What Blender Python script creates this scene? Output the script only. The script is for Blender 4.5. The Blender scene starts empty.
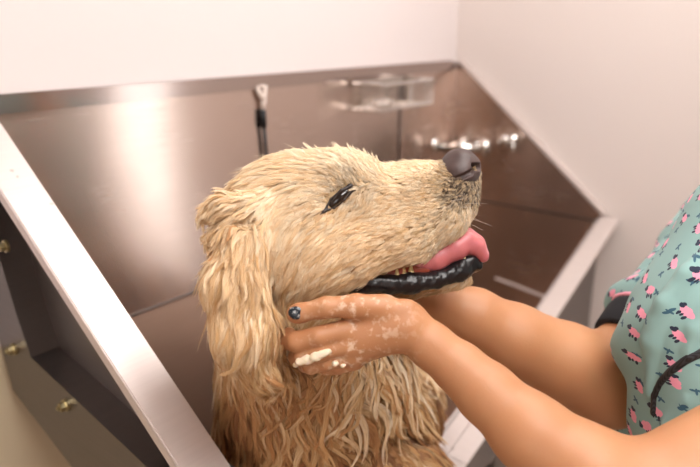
import bpy, bmesh, math, random
import numpy as np
from mathutils import Vector, Matrix
random.seed(4); rng = np.random.default_rng(11)
C = bpy.context.scene.collection
CAMZ = 1.5

# ------------------------------------------------------------------ camera
th, p = math.radians(38.5), math.radians(17.4)
Fv = np.array([math.cos(th)*math.cos(p), math.sin(th)*math.cos(p), -math.sin(p)])
Rv = np.array([math.sin(th), -math.cos(th), 0.0])
Uv = np.cross(Rv, Fv)
O = np.array([0, 0, CAMZ])
cd = bpy.data.cameras.new('camera'); cam = bpy.data.objects.new('camera', cd); C.objects.link(cam)
cam.matrix_world = Matrix(((Rv[0], Uv[0], -Fv[0], 0), (Rv[1], Uv[1], -Fv[1], 0), (Rv[2], Uv[2], -Fv[2], CAMZ), (0, 0, 0, 1)))
cd.sensor_width = 36; cd.lens = 660/700*36; cd.clip_start = .02
cd.dof.use_dof = True; cd.dof.focus_distance = .70; cd.dof.aperture_fstop = 3.2
bpy.context.scene.camera = cam
FOC = 660.0
D0, S0 = .73, .73/660
def depth(w): return D0 + w*S0
def Cm(u, v, w):                       # image pixel and depth offset -> metres in the camera frame (right, up, towards viewer)
    d = depth(w); return np.array([(u-350)/FOC*d, (233-v)/FOC*d, -d])
def rad(r, w): return r*depth(w)/FOC
M3 = np.stack([Rv, Uv, -Fv])           # rows: frame axes in world
def to_world(P): return P @ M3 + O
def to_frame(P): return (np.asarray(P, float)-O) @ M3.T

# ------------------------------------------------------------------ helpers
def tag(o, label=None, cat=None, group=None, kind=None):
    if label: o['label'] = label
    if cat: o['category'] = cat
    if group: o['group'] = group
    if kind: o['kind'] = kind
    return o
def empty(name, loc, label, cat, group=None):
    o = bpy.data.objects.new(name, None); C.objects.link(o); o.location = loc; o.empty_display_size = .05
    bpy.context.view_layer.update()
    return tag(o, label, cat, group)
def link(name, me, mat, parent=None):
    o = bpy.data.objects.new(name, me); C.objects.link(o)
    if mat is not None: me.materials.append(mat)
    if parent is not None:
        o.parent = parent
        base = parent.matrix_world.translation if parent.parent is None else parent.parent.matrix_world.translation
        q = parent; t = Vector((0, 0, 0))
        while q is not None: t += q.location; q = q.parent
        o.location = -t
    return o
def obj_bm(name, bm, mat, parent=None, smooth=False, uvaxes=None):
    bmesh.ops.recalc_face_normals(bm, faces=bm.faces)
    if uvaxes is not None:
        L = bm.loops.layers.uv.new('UVMap'); a, b = Vector(uvaxes[0]), Vector(uvaxes[1])
        for f in bm.faces:
            for l in f.loops: l[L].uv = (l.vert.co.dot(a), l.vert.co.dot(b))
    me = bpy.data.meshes.new(name); bm.to_mesh(me); bm.free()
    if smooth: me.polygons.foreach_set('use_smooth', [True]*len(me.polygons))
    return link(name, me, mat, parent)
def box(bm, lo, hi, bev=0):
    lo, hi = Vector(lo), Vector(hi)
    r = bmesh.ops.create_cube(bm, size=1); c = (lo+hi)/2; s = hi-lo
    for v in r['verts']: v.co = Vector((v.co.x*s.x+c.x, v.co.y*s.y+c.y, v.co.z*s.z+c.z))
    if bev: bmesh.ops.bevel(bm, geom=list({e for v in r['verts'] for e in v.link_edges}), offset=bev, segments=2, affect='EDGES')
def slab(bm, pts, th_, n=None, bev=0):  # polygon sheet given real thickness along n
    P = [Vector(q) for q in pts]
    if n is None: n = (P[1]-P[0]).cross(P[2]-P[0]).normalized()
    n = Vector(n)
    a = [bm.verts.new(q) for q in P]; b = [bm.verts.new(q+n*th_) for q in P]
    fs = [bm.faces.new(a), bm.faces.new(b[::-1])]
    for i in range(len(P)): fs.append(bm.faces.new((a[i], b[i], b[(i+1) % len(P)], a[(i+1) % len(P)])))
    if bev:
        bmesh.ops.bevel(bm, geom=list({e for f in fs for e in f.edges}), offset=bev, segments=2, affect='EDGES')
def tube(bm, pts, r, seg=10, cap=True):
    P = [Vector(q) for q in pts]; rings = []
    rr = r if isinstance(r, (list, tuple)) else [r]*len(P)
    up = Vector((.31, .17, .93))
    for i, q in enumerate(P):
        t = (P[min(i+1, len(P)-1)]-P[max(i-1, 0)]).normalized()
        a = t.cross(up)
        if a.length < .1: a = t.cross(Vector((1, 0, 0)))
        a.normalize(); b = t.cross(a)
        rings.append([bm.verts.new(q+(a*math.cos(2*math.pi*k/seg)+b*math.sin(2*math.pi*k/seg))*rr[i]) for k in range(seg)])
    for i in range(len(P)-1):
        for k in range(seg): bm.faces.new((rings[i][k], rings[i][(k+1) % seg], rings[i+1][(k+1) % seg], rings[i+1][k]))
    if cap: bm.faces.new(rings[0][::-1]); bm.faces.new(rings[-1])

# ------------------------------------------------------------------ materials
def srgb(r, g, b):
    f = lambda c: ((c/255+.055)/1.055)**2.4 if c > 10 else c/255/12.92
    return (f(r), f(g), f(b), 1)
class NT:
    def __init__(s, name):
        s.m = bpy.data.materials.new(name); s.m.use_nodes = True; s.t = s.m.node_tree; s.b = s.t.nodes['Principled BSDF']
    def n(s, typ, **kw):
        o = s.t.nodes.new(typ)
        for k, v in kw.items():
            if k in o.inputs.keys(): s.set(o.inputs[k], v)
            else: setattr(o, k, v)
        return o
    def set(s, inp, v):
        if isinstance(v, bpy.types.NodeSocket): s.t.links.new(v, inp)
        else: inp.default_value = v
    def p(s, **kw):
        for k, v in kw.items(): s.set(s.b.inputs[k.replace('_', ' ')], v)
        return s
    def math(s, op, a, b=0.0, c=0.0):
        o = s.t.nodes.new('ShaderNodeMath'); o.operation = op
        for i, v in enumerate((a, b, c)): s.set(o.inputs[i], v)
        return o.outputs[0]
    def mix(s, f, a, b):
        o = s.t.nodes.new('ShaderNodeMix'); o.data_type = 'RGBA'
        s.set(o.inputs[0], f); s.set(o.inputs[6], a); s.set(o.inputs[7], b); return o.outputs[2]
    def noise(s, scale, detail=2, vec=None, rough=.5):
        o = s.t.nodes.new('ShaderNodeTexNoise'); o.inputs['Scale'].default_value = scale; o.inputs['Detail'].default_value = detail
        o.inputs['Roughness'].default_value = rough
        if vec is None: vec = s.t.nodes.new('ShaderNodeTexCoord').outputs['Object']
        s.set(o.inputs['Vector'], vec); return o.outputs['Fac']
    def mapped(s, scale, out='Object'):
        tc = s.t.nodes.new('ShaderNodeTexCoord'); m = s.t.nodes.new('ShaderNodeMapping')
        s.t.links.new(tc.outputs[out], m.inputs[0]); m.inputs['Scale'].default_value = scale; return m.outputs[0]
    def ramp(s, fac, stops):
        o = s.t.nodes.new('ShaderNodeValToRGB'); s.set(o.inputs[0], fac); e = o.color_ramp.elements
        while len(e) < len(stops): e.new(.5)
        for i, (q, c) in enumerate(stops): e[i].position = q; e[i].color = c
        return o.outputs[0]
    def bump(s, h, strength=.2, dist=.001):
        o = s.t.nodes.new('ShaderNodeBump'); s.set(o.inputs['Height'], h); o.inputs['Strength'].default_value = strength
        o.inputs['Distance'].default_value = dist; s.t.links.new(o.outputs[0], s.b.inputs['Normal']); return s

def steel(name, col, rough=.3, aniso=.75, spots=False, bump=.05, metal=1.0):
    k = NT(name)
    tg = k.t.nodes.new('ShaderNodeTangent'); tg.direction_type = 'UV_MAP'; tg.uv_map = 'UVMap'
    uv = k.mapped((6, 420, 1), 'UV')
    f = k.noise(1.0, 3, uv)
    blot = k.noise(9, 3)
    r = k.math('ADD', k.math('MULTIPLY', f, .10), k.math('ADD', k.math('MULTIPLY', blot, .10), rough-.1))
    c = k.mix(k.math('MULTIPLY', f, .5), col, tuple(x*.8 for x in col[:3])+(1,))
    if spots:
        v = k.t.nodes.new('ShaderNodeTexVoronoi'); v.inputs['Scale'].default_value = 55; k.t.links.new(k.mapped((1, 1, 1)), v.inputs['Vector'])
        mk = k.math('MULTIPLY', k.math('LESS_THAN', v.outputs['Distance'], .16), k.math('GREATER_THAN', k.noise(14, 2), .6))
        c = k.mix(k.math('MULTIPLY', mk, .35), c, srgb(120, 105, 95))
    k.p(Base_Color=c, Metallic=metal, Roughness=r, Anisotropic=aniso, Tangent=tg.outputs[0], Anisotropic_Rotation=.25)
    if bump: k.bump(f, bump, .0004)
    return k.m
def plain(name, col, rough=.5, **kw):
    k = NT(name); n = k.noise(30, 3)
    k.p(Base_Color=k.mix(n, tuple(x*.93 for x in col[:3])+(1,), col), Roughness=rough, **kw); return k.m

m_steel = steel('brushed_steel', srgb(206, 188, 178), .25, .85)
m_basin = steel('basin_steel', srgb(168, 142, 126), .48, .3)
m_steel_out = steel('brushed_steel_outside', srgb(150, 145, 142), .42, .5)
m_rim = steel('satin_steel_rim', srgb(222, 211, 207), .45, .4, spots=True, metal=.5)
m_bar = steel('dull_steel_bar', srgb(128, 122, 120), .36, .5)
m_chrome = plain('chrome', srgb(225, 222, 218), .12, Metallic=1.0)
m_cap = plain('polished_fold', srgb(176, 162, 156), .14, Metallic=1.0)
m_bolt = plain('brassy_bolt', srgb(190, 178, 140), .3, Metallic=1.0)
m_black = plain('black_rubber', srgb(22, 24, 28), .45)
m_white = plain('white_plastic', srgb(240, 225, 215), .4)
def wallmat(name, col, col2):
    k = NT(name); n = k.noise(1.6, 3); c = k.mix(n, col, col2)
    k.p(Base_Color=c, Roughness=.75).bump(k.noise(160, 3), .05, .001); return k.m
m_wall = wallmat('painted_wall', srgb(240, 234, 234), srgb(235, 229, 228))
kz = NT('painted_wall_low_shade'); tcz = kz.t.nodes.new('ShaderNodeTexCoord'); sz = kz.t.nodes.new('ShaderNodeSeparateXYZ'); kz.t.links.new(tcz.outputs['Object'], sz.inputs[0])
kz.p(Base_Color=kz.mix(kz.math('LESS_THAN', sz.outputs[2], 1.02), srgb(228, 219, 218), srgb(204, 190, 162)), Roughness=.75).bump(kz.noise(160, 3), .05, .001); m_wall = kz.m  # shade under the tub put into the colour as a beige lower part
m_wallr = wallmat('painted_wall_beige', srgb(224, 213, 208), srgb(219, 208, 203))
m_far = wallmat('taupe_wall', srgb(186, 164, 150), srgb(160, 140, 128))
m_ceil = wallmat('ceiling_paint', srgb(235, 228, 222), srgb(230, 223, 218))
kf = NT('floor_tile'); bt = kf.t.nodes.new('ShaderNodeTexBrick'); bt.offset = 0
kf.t.links.new(kf.mapped((1, 1, 1)), bt.inputs['Vector'])
bt.inputs['Color1'].default_value = srgb(178, 158, 140); bt.inputs['Color2'].default_value = srgb(170, 150, 132); bt.inputs['Mortar'].default_value = srgb(120, 108, 98)
bt.inputs['Scale'].default_value = 1; bt.inputs['Mortar Size'].default_value = .004; bt.inputs['Brick Width'].default_value = .4; bt.inputs['Row Height'].default_value = .4
kf.p(Base_Color=bt.outputs['Color'], Roughness=.4); m_floor = kf.m

# ------------------------------------------------------------------ room
XB, YB = 1.775, 1.012
XL, YF, ZC = -1.7, -2.3, 2.6
def wbox(name, lo, hi, mat):
    bm = bmesh.new(); box(bm, lo, hi); return tag(obj_bm(name, bm, mat), kind='structure')
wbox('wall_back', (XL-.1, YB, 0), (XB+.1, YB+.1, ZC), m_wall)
wbox('wall_right', (XB, YF, 0), (XB+.1, YB, ZC), m_wallr)
wbox('wall_left', (XL-.1, YF, 0), (XL, YB, ZC), wallmat('warm_beige_wall', srgb(222, 198, 180), srgb(214, 190, 172)))
wbox('wall_front', (XL-.1, YF-.1, 0), (XB+.1, YF, ZC), m_far)
wbox('floor', (XL-.1, YF-.1, -.1), (XB+.1, YB+.1, 0), m_floor)
wbox('ceiling', (XL-.1, YF-.1, ZC), (XB+.1, YB+.1, ZC+.1), m_ceil)

# ------------------------------------------------------------------ wash tub
Z = lambda z: CAMZ+z
BX0, BX1, FY = .435, 1.762, .539
tub = empty('dog_wash_tub', (1.1, .75, 0), 'stainless steel dog washing tub with sloping ends, high backsplash and low front lip', 'tub')
T = .004
ux = ((1, 0, 0), (0, 0, 1)); uy = ((0, 1, 0), (0, 0, 1))
bm = bmesh.new()
slab(bm, [(BX0-.045, 1.0, Z(-.115)), (1.761, 1.0, Z(-.115)), (1.761, 1.0, Z(-.502)), (BX0-.045, 1.0, Z(-.502))], T, (0, 1, 0))
obj_bm('back_panel', bm, m_steel, tub, uvaxes=ux)
bm = bmesh.new()  # folded top band
slab(bm, [(BX0-.05, .992, Z(-.093)), (1.72, .992, Z(-.093)), (1.745, .992, Z(-.100)), (1.745, .992, Z(-.121)), (BX0-.05, .992, Z(-.121))], .018, (0, 1, 0), bev=.002)
obj_bm('backsplash_cap', bm, m_cap, tub, uvaxes=ux)
bm = bmesh.new()  # vertical weld seam and horizontal fold
box(bm, (BX1-.002, FY, Z(-.505)), (BX1, 1.0, Z(-.501)))
box(bm, (1.467, .9975, Z(-.50)), (1.472, 1.0, Z(-.12)))
box(bm, (BX0, .997, Z(-.505)), (1.762, 1.0, Z(-.501)))
obj_bm('seam', bm, m_bar, tub, uvaxes=ux)
bm = bmesh.new()  # right end, upper and lower part
slab(bm, [(BX1, 1.0, Z(-.098)), (BX1, .985, Z(-.098)), (BX1, FY, Z(-.486)), (BX1, FY, Z(-.93)), (BX1, .90, Z(-.93)), (BX1, 1.0, Z(-.502))], T, (1, 0, 0))
obj_bm('end_panel', bm, m_steel, tub, uvaxes=uy)
bm = bmesh.new()
slab(bm, [(BX1-.012, .99, Z(-.098)), (BX1-.012, FY-.01, Z(-.484)), (BX1+.011, FY-.01, Z(-.484)), (BX1+.011, .99, Z(-.098))], .008, None, bev=.002)
obj_bm('end_rim', bm, m_rim, tub, uvaxes=uy)
bm = bmesh.new()  # left end panel
slab(bm, [(BX0, 1.0, Z(-.130)), (BX0, FY, Z(-.4975)), (BX0, FY, Z(-.66)), (BX0, 1.0, Z(-.51))], T, (-1, 0, 0))
obj_bm('end_panel', bm, m_steel_out, tub, uvaxes=uy)
# left sloping flange
bm = bmesh.new()
sl = .797
zl = lambda y: Z(-.124-sl*(1-y))
slab(bm, [(BX0, .998, zl(.998)), (BX0, .525, zl(.525)), (BX0-.056, .525, zl(.525)), (BX0-.056, .998, zl(.998))], .005, (0, 0, -1), bev=.0015)
slab(bm, [(BX0-.056, .998, zl(.998)-.004), (BX0-.056, .525, zl(.525)-.004), (BX0-.056, .525, zl(.525)-.02), (BX0-.056, .998, zl(.998)-.02)], .003, (1, 0, 0))
obj_bm('end_rim', bm, m_rim, tub, uvaxes=uy)
# front panel with dipped lip
lip = [(BX0, -.4975), (.465, -.70), (.52, -.80), (.80, -.80), (.92, -.747), (1.36, -.63), (1.762, -.486)]
bm = bmesh.new()
for (xa, za), (xb, zb) in zip(lip[:-1], lip[1:]):
    slab(bm, [(xa, FY, Z(za)), (xb, FY, Z(zb)), (xb, FY, Z(-.93)), (xa, FY, Z(-.93))], T, (0, -1, 0))
obj_bm('front_panel', bm, m_steel_out, tub, uvaxes=ux)
bm = bmesh.new()
def flange(pts, y0, y1, t, dz=0):
    for (xa, za), (xb, zb) in zip(pts[:-1], pts[1:]):
        slab(bm, [(xa, y0, Z(za+dz)), (xb, y0, Z(zb+dz)), (xb, y1, Z(zb+dz)), (xa, y1, Z(za+dz))], t, (0, 0, -1), bev=.001)
flange(lip[5:], FY+.002, FY-.052, .006)
flange(lip[:3], FY+.002, FY-.052, .006)
flange(lip[2:6], FY+.006, FY-.034, .005)
flange(lip[2:6], FY-.034, FY-.075, .005, -.004)
obj_bm('front_rim', bm, m_rim, tub, uvaxes=ux)
# hopper shaped basin
bm = bmesh.new()
slab(bm, [(BX0, 1.0, Z(-.502)), (BX1, 1.0, Z(-.502)), (BX1, .90, Z(-.93)), (.60, .91, Z(-.93))], T, None)
slab(bm, [(.60, .91, Z(-.93)), (BX1, .90, Z(-.93)), (BX1, FY, Z(-.93)), (.60, FY, Z(-.93))], T, None)
slab(bm, [(BX0, FY, Z(-.655)), (BX0, 1.0, Z(-.505)), (.60, .91, Z(-.93)), (.60, FY, Z(-.93))], T, None)
obj_bm('basin', bm, m_basin, tub, uvaxes=((1, 0, 0), (0, 1, .3)))
bm = bmesh.new()
tube(bm, [(BX1-.002, .83, Z(-.737)), (BX1-.002, FY, Z(-.775))], .0035, 8)
obj_bm('weld_bead', bm, m_rim, tub, uvaxes=uy)
# outer bent support frame with bolts
bm = bmesh.new()
xo = .387
fr_in = [(1.0, -.18), (.93, -.40), (.905, -.463), (.62, -.527), (.45, -.60)]
fr_out = [(1.008, -.18), (1.006, -.45), (.985, -.545), (.80, -.625), (.45, -.78)]
for i in range(4):
    a, b, c_, d_ = fr_in[i], fr_in[i+1], fr_out[i+1], fr_out[i]
    slab(bm, [(xo, q[0], Z(q[1])) for q in (a, b, c_, d_)], .004, (1, 0, 0))
    slab(bm, [(xo, a[0], Z(a[1])), (xo, b[0], Z(b[1])), (BX0, b[0], Z(b[1])), (BX0, a[0], Z(a[1]))], .003, None)
fr = obj_bm('support_frame', bm, m_bar, tub, uvaxes=uy)
def ray(u, v): return Fv*FOC+Rv*(u-350)+Uv*(233-v)
for (u, v) in [(13, 349), (65, 405), (5, 246)]:
    r_ = ray(u, v); k = (xo-.003)/r_[0]; q = r_*k
    bm = bmesh.new(); tube(bm, [(xo, q[1], Z(q[2])), (xo-.004, q[1], Z(q[2]))], .009, 16); tube(bm, [(xo-.004, q[1], Z(q[2])), (xo-.011, q[1], Z(q[2]))], .0065, 6); tube(bm, [(xo-.011, q[1], Z(q[2])), (xo-.015, q[1], Z(q[2]))], .003, 10)
    obj_bm('bolt', bm, m_bolt, fr)
for (x, y) in [(.68, .62), (1.68, .62), (.72, .83), (1.68, .78)]:
    bm = bmesh.new(); box(bm, (x-.02, y-.02, 0), (x+.02, y+.02, Z(-.925)), .002)
    obj_bm('leg', bm, m_bar, tub, uvaxes=uy)

# wire basket on the back panel
bk = empty('wire_basket', (1.40, .96, Z(-.19)), 'small chrome wire basket hooked high on the steel backsplash', 'basket')
x0, x1, y0, y1, z0, z1 = 1.255, 1.482, .908, .993, Z(-.189), Z(-.129)
bm = bmesh.new()
for z_ in (z1,): tube(bm, [(x0, y1, z_), (x0, y0, z_), (x1, y0, z_), (x1, y1, z_), (x0, y1, z_)], .004, 8)
obj_bm('top_rail', bm, m_chrome, bk)
bm = bmesh.new()
tube(bm, [(x0, y1, z0), (x0, y0, z0), (x1, y0, z0), (x1, y1, z0), (x0, y1, z0)], .0025, 6)
n = 20
for i in range(n+1):
    x = x0+(x1-x0)*i/n; tube(bm, [(x, y0, z1), (x, y0, z0), (x, y1, z0), (x, y1, z1)], .0013, 5)
for i in range(1, 7):
    y = y0+(y1-y0)*i/7; tube(bm, [(x0, y, z1), (x0, y, z0), (x1, y, z0), (x1, y, z1)], .0013, 5)
obj_bm('wire_grid', bm, m_chrome, bk)
bm = bmesh.new(); box(bm, (x1-.004, y1-.012, z0), (x1+.02, y1+.006, z1+.006), .002); obj_bm('bracket', bm, m_chrome, bk)
bm = bmesh.new(); box(bm, (1.30, .938, Z(-.1895)), (1.355, .968, Z(-.170)), .006)
tag(obj_bm('soap_bar', bm, m_white, smooth=True), 'white bar of soap lying inside the wire basket', 'soap')
# mixer tap on the right end
mx = empty('mixer_tap', (1.70, .93, Z(-.32)), 'chrome mixer tap bar with two round knobs on the steel end panel', 'tap')
def on_x(u, v, X):
    r_ = ray(u, v); q = r_*(X/r_[0]); return Vector((X, q[1], Z(q[2])))
a, b = on_x(438, 146, 1.665), on_x(480, 148, 1.69)
bm = bmesh.new(); tube(bm, [a, a.lerp(b, .3), a.lerp(b, .35), a.lerp(b, .65), a.lerp(b, .7), b], [.013, .013, .018, .018, .013, .013], 16); obj_bm('tap_body', bm, m_chrome, mx, True)
for q, s in ((a, -1), (b, 1)):
    d_ = (b-a).normalized()*s; up_ = Vector((0, 0, .010))
    bm = bmesh.new(); tube(bm, [q-d_*.004, q+d_*.004, q+d_*.008+up_*.3, q+d_*.026+up_, q+d_*.030+up_], [.014, .021, .023, .021, .012], 14); obj_bm('knob', bm, m_chrome, mx, True)
for t_ in (.25, .75):
    q = a.lerp(b, t_); bm = bmesh.new(); tube(bm, [q, Vector((1.757, min(q.y+.01, .97), q.z)), Vector((1.762, min(q.y+.01, .97), q.z))], [.009, .009, .022], 12); obj_bm('wall_inlet', bm, m_chrome, mx, True)
q = a.lerp(b, .5)
bm = bmesh.new(); tube(bm, [q, q-Vector((0, 0, .04)), q-Vector((.02, 0, .07))], [.009, .009, .007], 12); obj_bm('outlet', bm, m_chrome, mx, True)
dv = empty('shower_diverter', (1.74, .82, Z(-.3)), 'small chrome diverter knob fixed near the sloping edge of the tub end', 'tap')
q = on_x(513, 139, 1.76)
bm = bmesh.new(); tube(bm, [(1.762, q.y, q.z), (1.754, q.y, q.z), (1.753, q.y, q.z), (1.728, q.y, q.z)], [.017, .017, .008, .008], 16); obj_bm('wall_plate', bm, m_chrome, dv, True)
bm = bmesh.new(); tube(bm, [(1.733, q.y, q.z), (1.726, q.y, q.z), (1.705, q.y+.004, q.z+.004), (1.70, q.y+.004, q.z+.004)], [.010, .017, .016, .010], 16); obj_bm('knob', bm, m_chrome, dv, True)
bm = bmesh.new(); tube(bm, [(1.75, q.y-.004, q.z), (1.742, q.y-.012, q.z-.035)], [.005, .007], 12); obj_bm('lever', bm, m_chrome, dv, True)
# tether hanging on the back panel
tt = empty('grooming_tether', (.97, .985, Z(-.26)), 'black grooming tether hanging from a white clip on the steel backsplash', 'tether')
def on_y(u, v, Y):
    r_ = ray(u, v); q = r_*(Y/r_[1]); return Vector((q[0], Y, Z(q[2])))
bm = bmesh.new(); A = on_y(261, 88, .992); B = on_y(263, 109, .992)
tube(bm, [on_y(257, 86, .9925), on_y(260, 94, .992), on_y(263.5, 100, .992)], [.003, .005, .0055], 10)
tube(bm, [on_y(266, 85, .9925), on_y(264, 94, .992), on_y(263.5, 100, .992), B], [.003, .005, .006, .004], 10)
tube(bm, [(A.x, .998, A.z+.005), (A.x+.003, .984, A.z+.003)], .004, 8); obj_bm('clip', bm, m_white, tt, True)
bm = bmesh.new(); tube(bm, [B, on_y(264, 127, .992)], .0062, 12); obj_bm('sleeve', bm, m_black, tt, True)
bm = bmesh.new(); tube(bm, [on_y(264, 127, .992), on_y(266, 150, .9925), on_y(268, 185, .9925), on_y(275, 240, .9925), on_y(290, 262, .9925)], .004, 10); obj_bm('strap', bm, m_black, tt, True)

# ------------------------------------------------------------------ implicit surfaces
def smin(a, b, k):
    if k <= 0: return np.minimum(a, b)
    h = np.clip(.5+.5*(b-a)/k, 0, 1); return b*(1-h)+a*h-k*h*(1-h)
class Field:
    def __init__(s): s.p = []
    def cone(s, a, b, k=8, cut=False):            # a, b = (u, v, w, r)
        A, B = Cm(*a[:3]), Cm(*b[:3]); return s.cone_m(A, B, rad(a[3], a[2]), rad(b[3], b[2]), k*S0, cut)
    def chain(s, pts, k=8):
        for a, b in zip(pts[:-1], pts[1:]): s.cone(a, b, k)
        return s
    def cone_m(s, A, B, ra, rb, k, cut=False):
        s.p.append(('c', np.array(A), np.array(B), ra, rb, k, cut)); return s
    def ell(s, c, r, rot=0, k=8, cut=False, yaw=0):       # rot = turn in the picture plane (deg), yaw about the up axis
        sc = depth(c[2])/FOC; a = math.radians(rot); y = math.radians(yaw)
        Rz = np.array([[math.cos(a), math.sin(a), 0], [-math.sin(a), math.cos(a), 0], [0, 0, 1]])
        Ry = np.array([[math.cos(y), 0, math.sin(y)], [0, 1, 0], [-math.sin(y), 0, math.cos(y)]])
        s.p.append(('e', Cm(*c), np.array(r)*sc, Rz @ Ry, 0, k*S0, cut)); return s
    def ell_m(s, c, r, R, k=.01, cut=False): s.p.append(('e', np.array(c), np.array(r), np.array(R), 0, k, cut)); return s
    def __call__(s, P):
        d = None
        for q in s.p:
            if q[0] == 'c':
                _, A, B, ra, rb, k, cut = q; ab = B-A; h = np.clip(((P-A)@ab)/(ab@ab+1e-12), 0, 1)
                e = np.linalg.norm(P-A-h[..., None]*ab, axis=-1)-(ra+(rb-ra)*h)
            else:
                _, c, r, R, _, k, cut = q; L = (P-c)@R.T; k0 = np.linalg.norm(L/r, axis=-1); k1 = np.linalg.norm(L/(r*r), axis=-1)+1e-9
                e = k0*(k0-1)/k1
            if d is None: d = e
            elif cut: d = -smin(-d, e, k)
            else: d = smin(d, e, k)
        return d
    def bounds(s, pad=.03):
        lo, hi = np.full(3, 9.), np.full(3, -9.)
        for q in s.p:
            if q[-1]: continue
            if q[0] == 'c':
                for X, r in ((q[1], q[3]), (q[2], q[4])): lo = np.minimum(lo, X-r); hi = np.maximum(hi, X+r)
            else: m = q[2].max(); lo = np.minimum(lo, q[1]-m); hi = np.maximum(hi, q[1]+m)
        return lo-pad, hi+pad
def grad(f, P, e=.0012):
    g = np.stack([f(P+d)-f(P-d) for d in np.eye(3)*e], -1); return g/(np.linalg.norm(g, axis=-1, keepdims=True)+1e-9)
def surface(f, h, B=8, fac=1.6):
    lo, hi = f.bounds(); n = np.ceil((hi-lo)/h).astype(int)
    def sub(idx, size, step):
        c = lo+(idx+size/2)*h; return idx[np.abs(f(c)) < fac*size*h*.87+.002]
    big = 32
    g = [np.arange(0, m, big) for m in n]; idx = np.stack(np.meshgrid(*g, indexing='ij'), -1).reshape(-1, 3)
    idx = sub(idx, big, 0)
    o = np.stack(np.meshgrid(*[np.arange(0, big, B)]*3, indexing='ij'), -1).reshape(-1, 3)
    idx = sub((idx[:, None]+o[None]).reshape(-1, 3), B, 0)
    o = np.stack(np.meshgrid(*[np.arange(B+1)]*3, indexing='ij'), -1)
    verts, ids, faces_raw = [], [], []
    N = (n+B+big+4).astype(np.int64)
    gid = lambda I: (I[..., 0].astype(np.int64)*N[1]+I[..., 1])*N[2]+I[..., 2]
    quads = []
    for s0 in range(0, len(idx), 400):
        I = idx[s0:s0+400][:, None, None, None]+o[None]
        V = f(lo+I*h)
        corners = [(a, b, c) for a in (0, 1) for b in (0, 1) for c in (0, 1)]
        cv = np.stack([V[:, a:B+a, b:B+b, c:B+c] for a, b, c in corners], -1)
        neg = cv < 0; act = neg.any(-1) & ~neg.all(-1)
        if not act.any(): continue
        cva = cv[act]; Ia = I[:, :B, :B, :B][act]
        acc = np.zeros((len(cva), 3)); cnt = np.zeros(len(cva))
        for i, ca in enumerate(corners):
            for j, cb in enumerate(corners):
                if j > i and sum(abs(x-y) for x, y in zip(ca, cb)) == 1:
                    va, vb = cva[:, i], cva[:, j]; m = (va < 0) != (vb < 0); t = np.where(m, va/(va-vb+1e-15), 0)
                    acc += m[:, None]*(np.array(ca)+t[:, None]*(np.array(cb)-np.array(ca))); cnt += m
        verts.append(lo+(Ia+acc/cnt[:, None])*h); ids.append(gid(Ia))
        for ax in range(3):
            c1 = [0, 4, 2, 1][ax+1]; b_, c_ = [(1, 2), (2, 0), (0, 1)][ax]
            m = (cva[:, 0] < 0) != (cva[:, c1] < 0); Q = Ia[m]; fl = cva[m, 0] < 0
            eb, ec = np.eye(3, dtype=int)[b_], np.eye(3, dtype=int)[c_]
            q = np.stack([gid(Q), gid(Q-eb), gid(Q-eb-ec), gid(Q-ec)], 1)
            q[~fl] = q[~fl][:, ::-1]; quads.append(q)
    V = np.concatenate(verts); I = np.concatenate(ids); Q = np.concatenate(quads)
    o_ = np.argsort(I); I = I[o_]; V = V[o_]
    pos = np.clip(np.searchsorted(I, Q), 0, len(I)-1); ok = (I[pos] == Q).all(1)
    Qf = pos[ok]
    if True:   # one relax step evens the quads, then back onto the surface
        for _ in range(2):
            e = np.concatenate([Qf[:, [0, 1]], Qf[:, [1, 2]], Qf[:, [2, 3]], Qf[:, [3, 0]]]); A = np.zeros_like(V); c = np.zeros(len(V))
            for a, b in ((0, 1), (1, 0)):
                for ax in range(3): A[:, ax] += np.bincount(e[:, a], V[e[:, b], ax], len(V))
                c += np.bincount(e[:, a], minlength=len(V))
            V = .5*V+.5*A/np.maximum(c, 1)[:, None]
            V = V-grad(f, V)*f(V)[:, None]*.9
    return V, Qf
def mesh_np(name, V, Q, mat, parent, world=True, uv=None, attrs=None):
    me = bpy.data.meshes.new(name); W = to_world(V) if world else V
    k = Q.shape[1]
    me.vertices.add(len(W)); me.vertices.foreach_set('co', W.astype(np.float32).ravel())
    me.loops.add(Q.size); me.loops.foreach_set('vertex_index', Q.astype(np.int32).ravel())
    me.polygons.add(len(Q)); me.polygons.foreach_set('loop_start', np.arange(len(Q), dtype=np.int32)*k)
    me.polygons.foreach_set('use_smooth', np.ones(len(Q), bool))
    if uv is not None: l = me.uv_layers.new(name='UVMap'); l.data.foreach_set('uv', uv[Q.ravel()].astype(np.float32).ravel())
    for nm, a in (attrs or {}).items():
        at = me.attributes.new(nm, 'FLOAT', 'POINT'); at.data.foreach_set('value', a.astype(np.float32))
    me.update(calc_edges=True); me.validate()
    return link(name, me, mat, parent)
def snoise(P, f, seed=0):                # cheap smooth vector noise
    r = np.random.default_rng(seed); out = np.zeros(P.shape[:-1]+(3,))
    for i in range(5):
        K = r.normal(size=(3, 3))*f*(1+.5*i); ph = r.uniform(0, 6.28, 3); out += np.sin(P@K+ph)/(1+.4*i)
    return out/2.2

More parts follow.
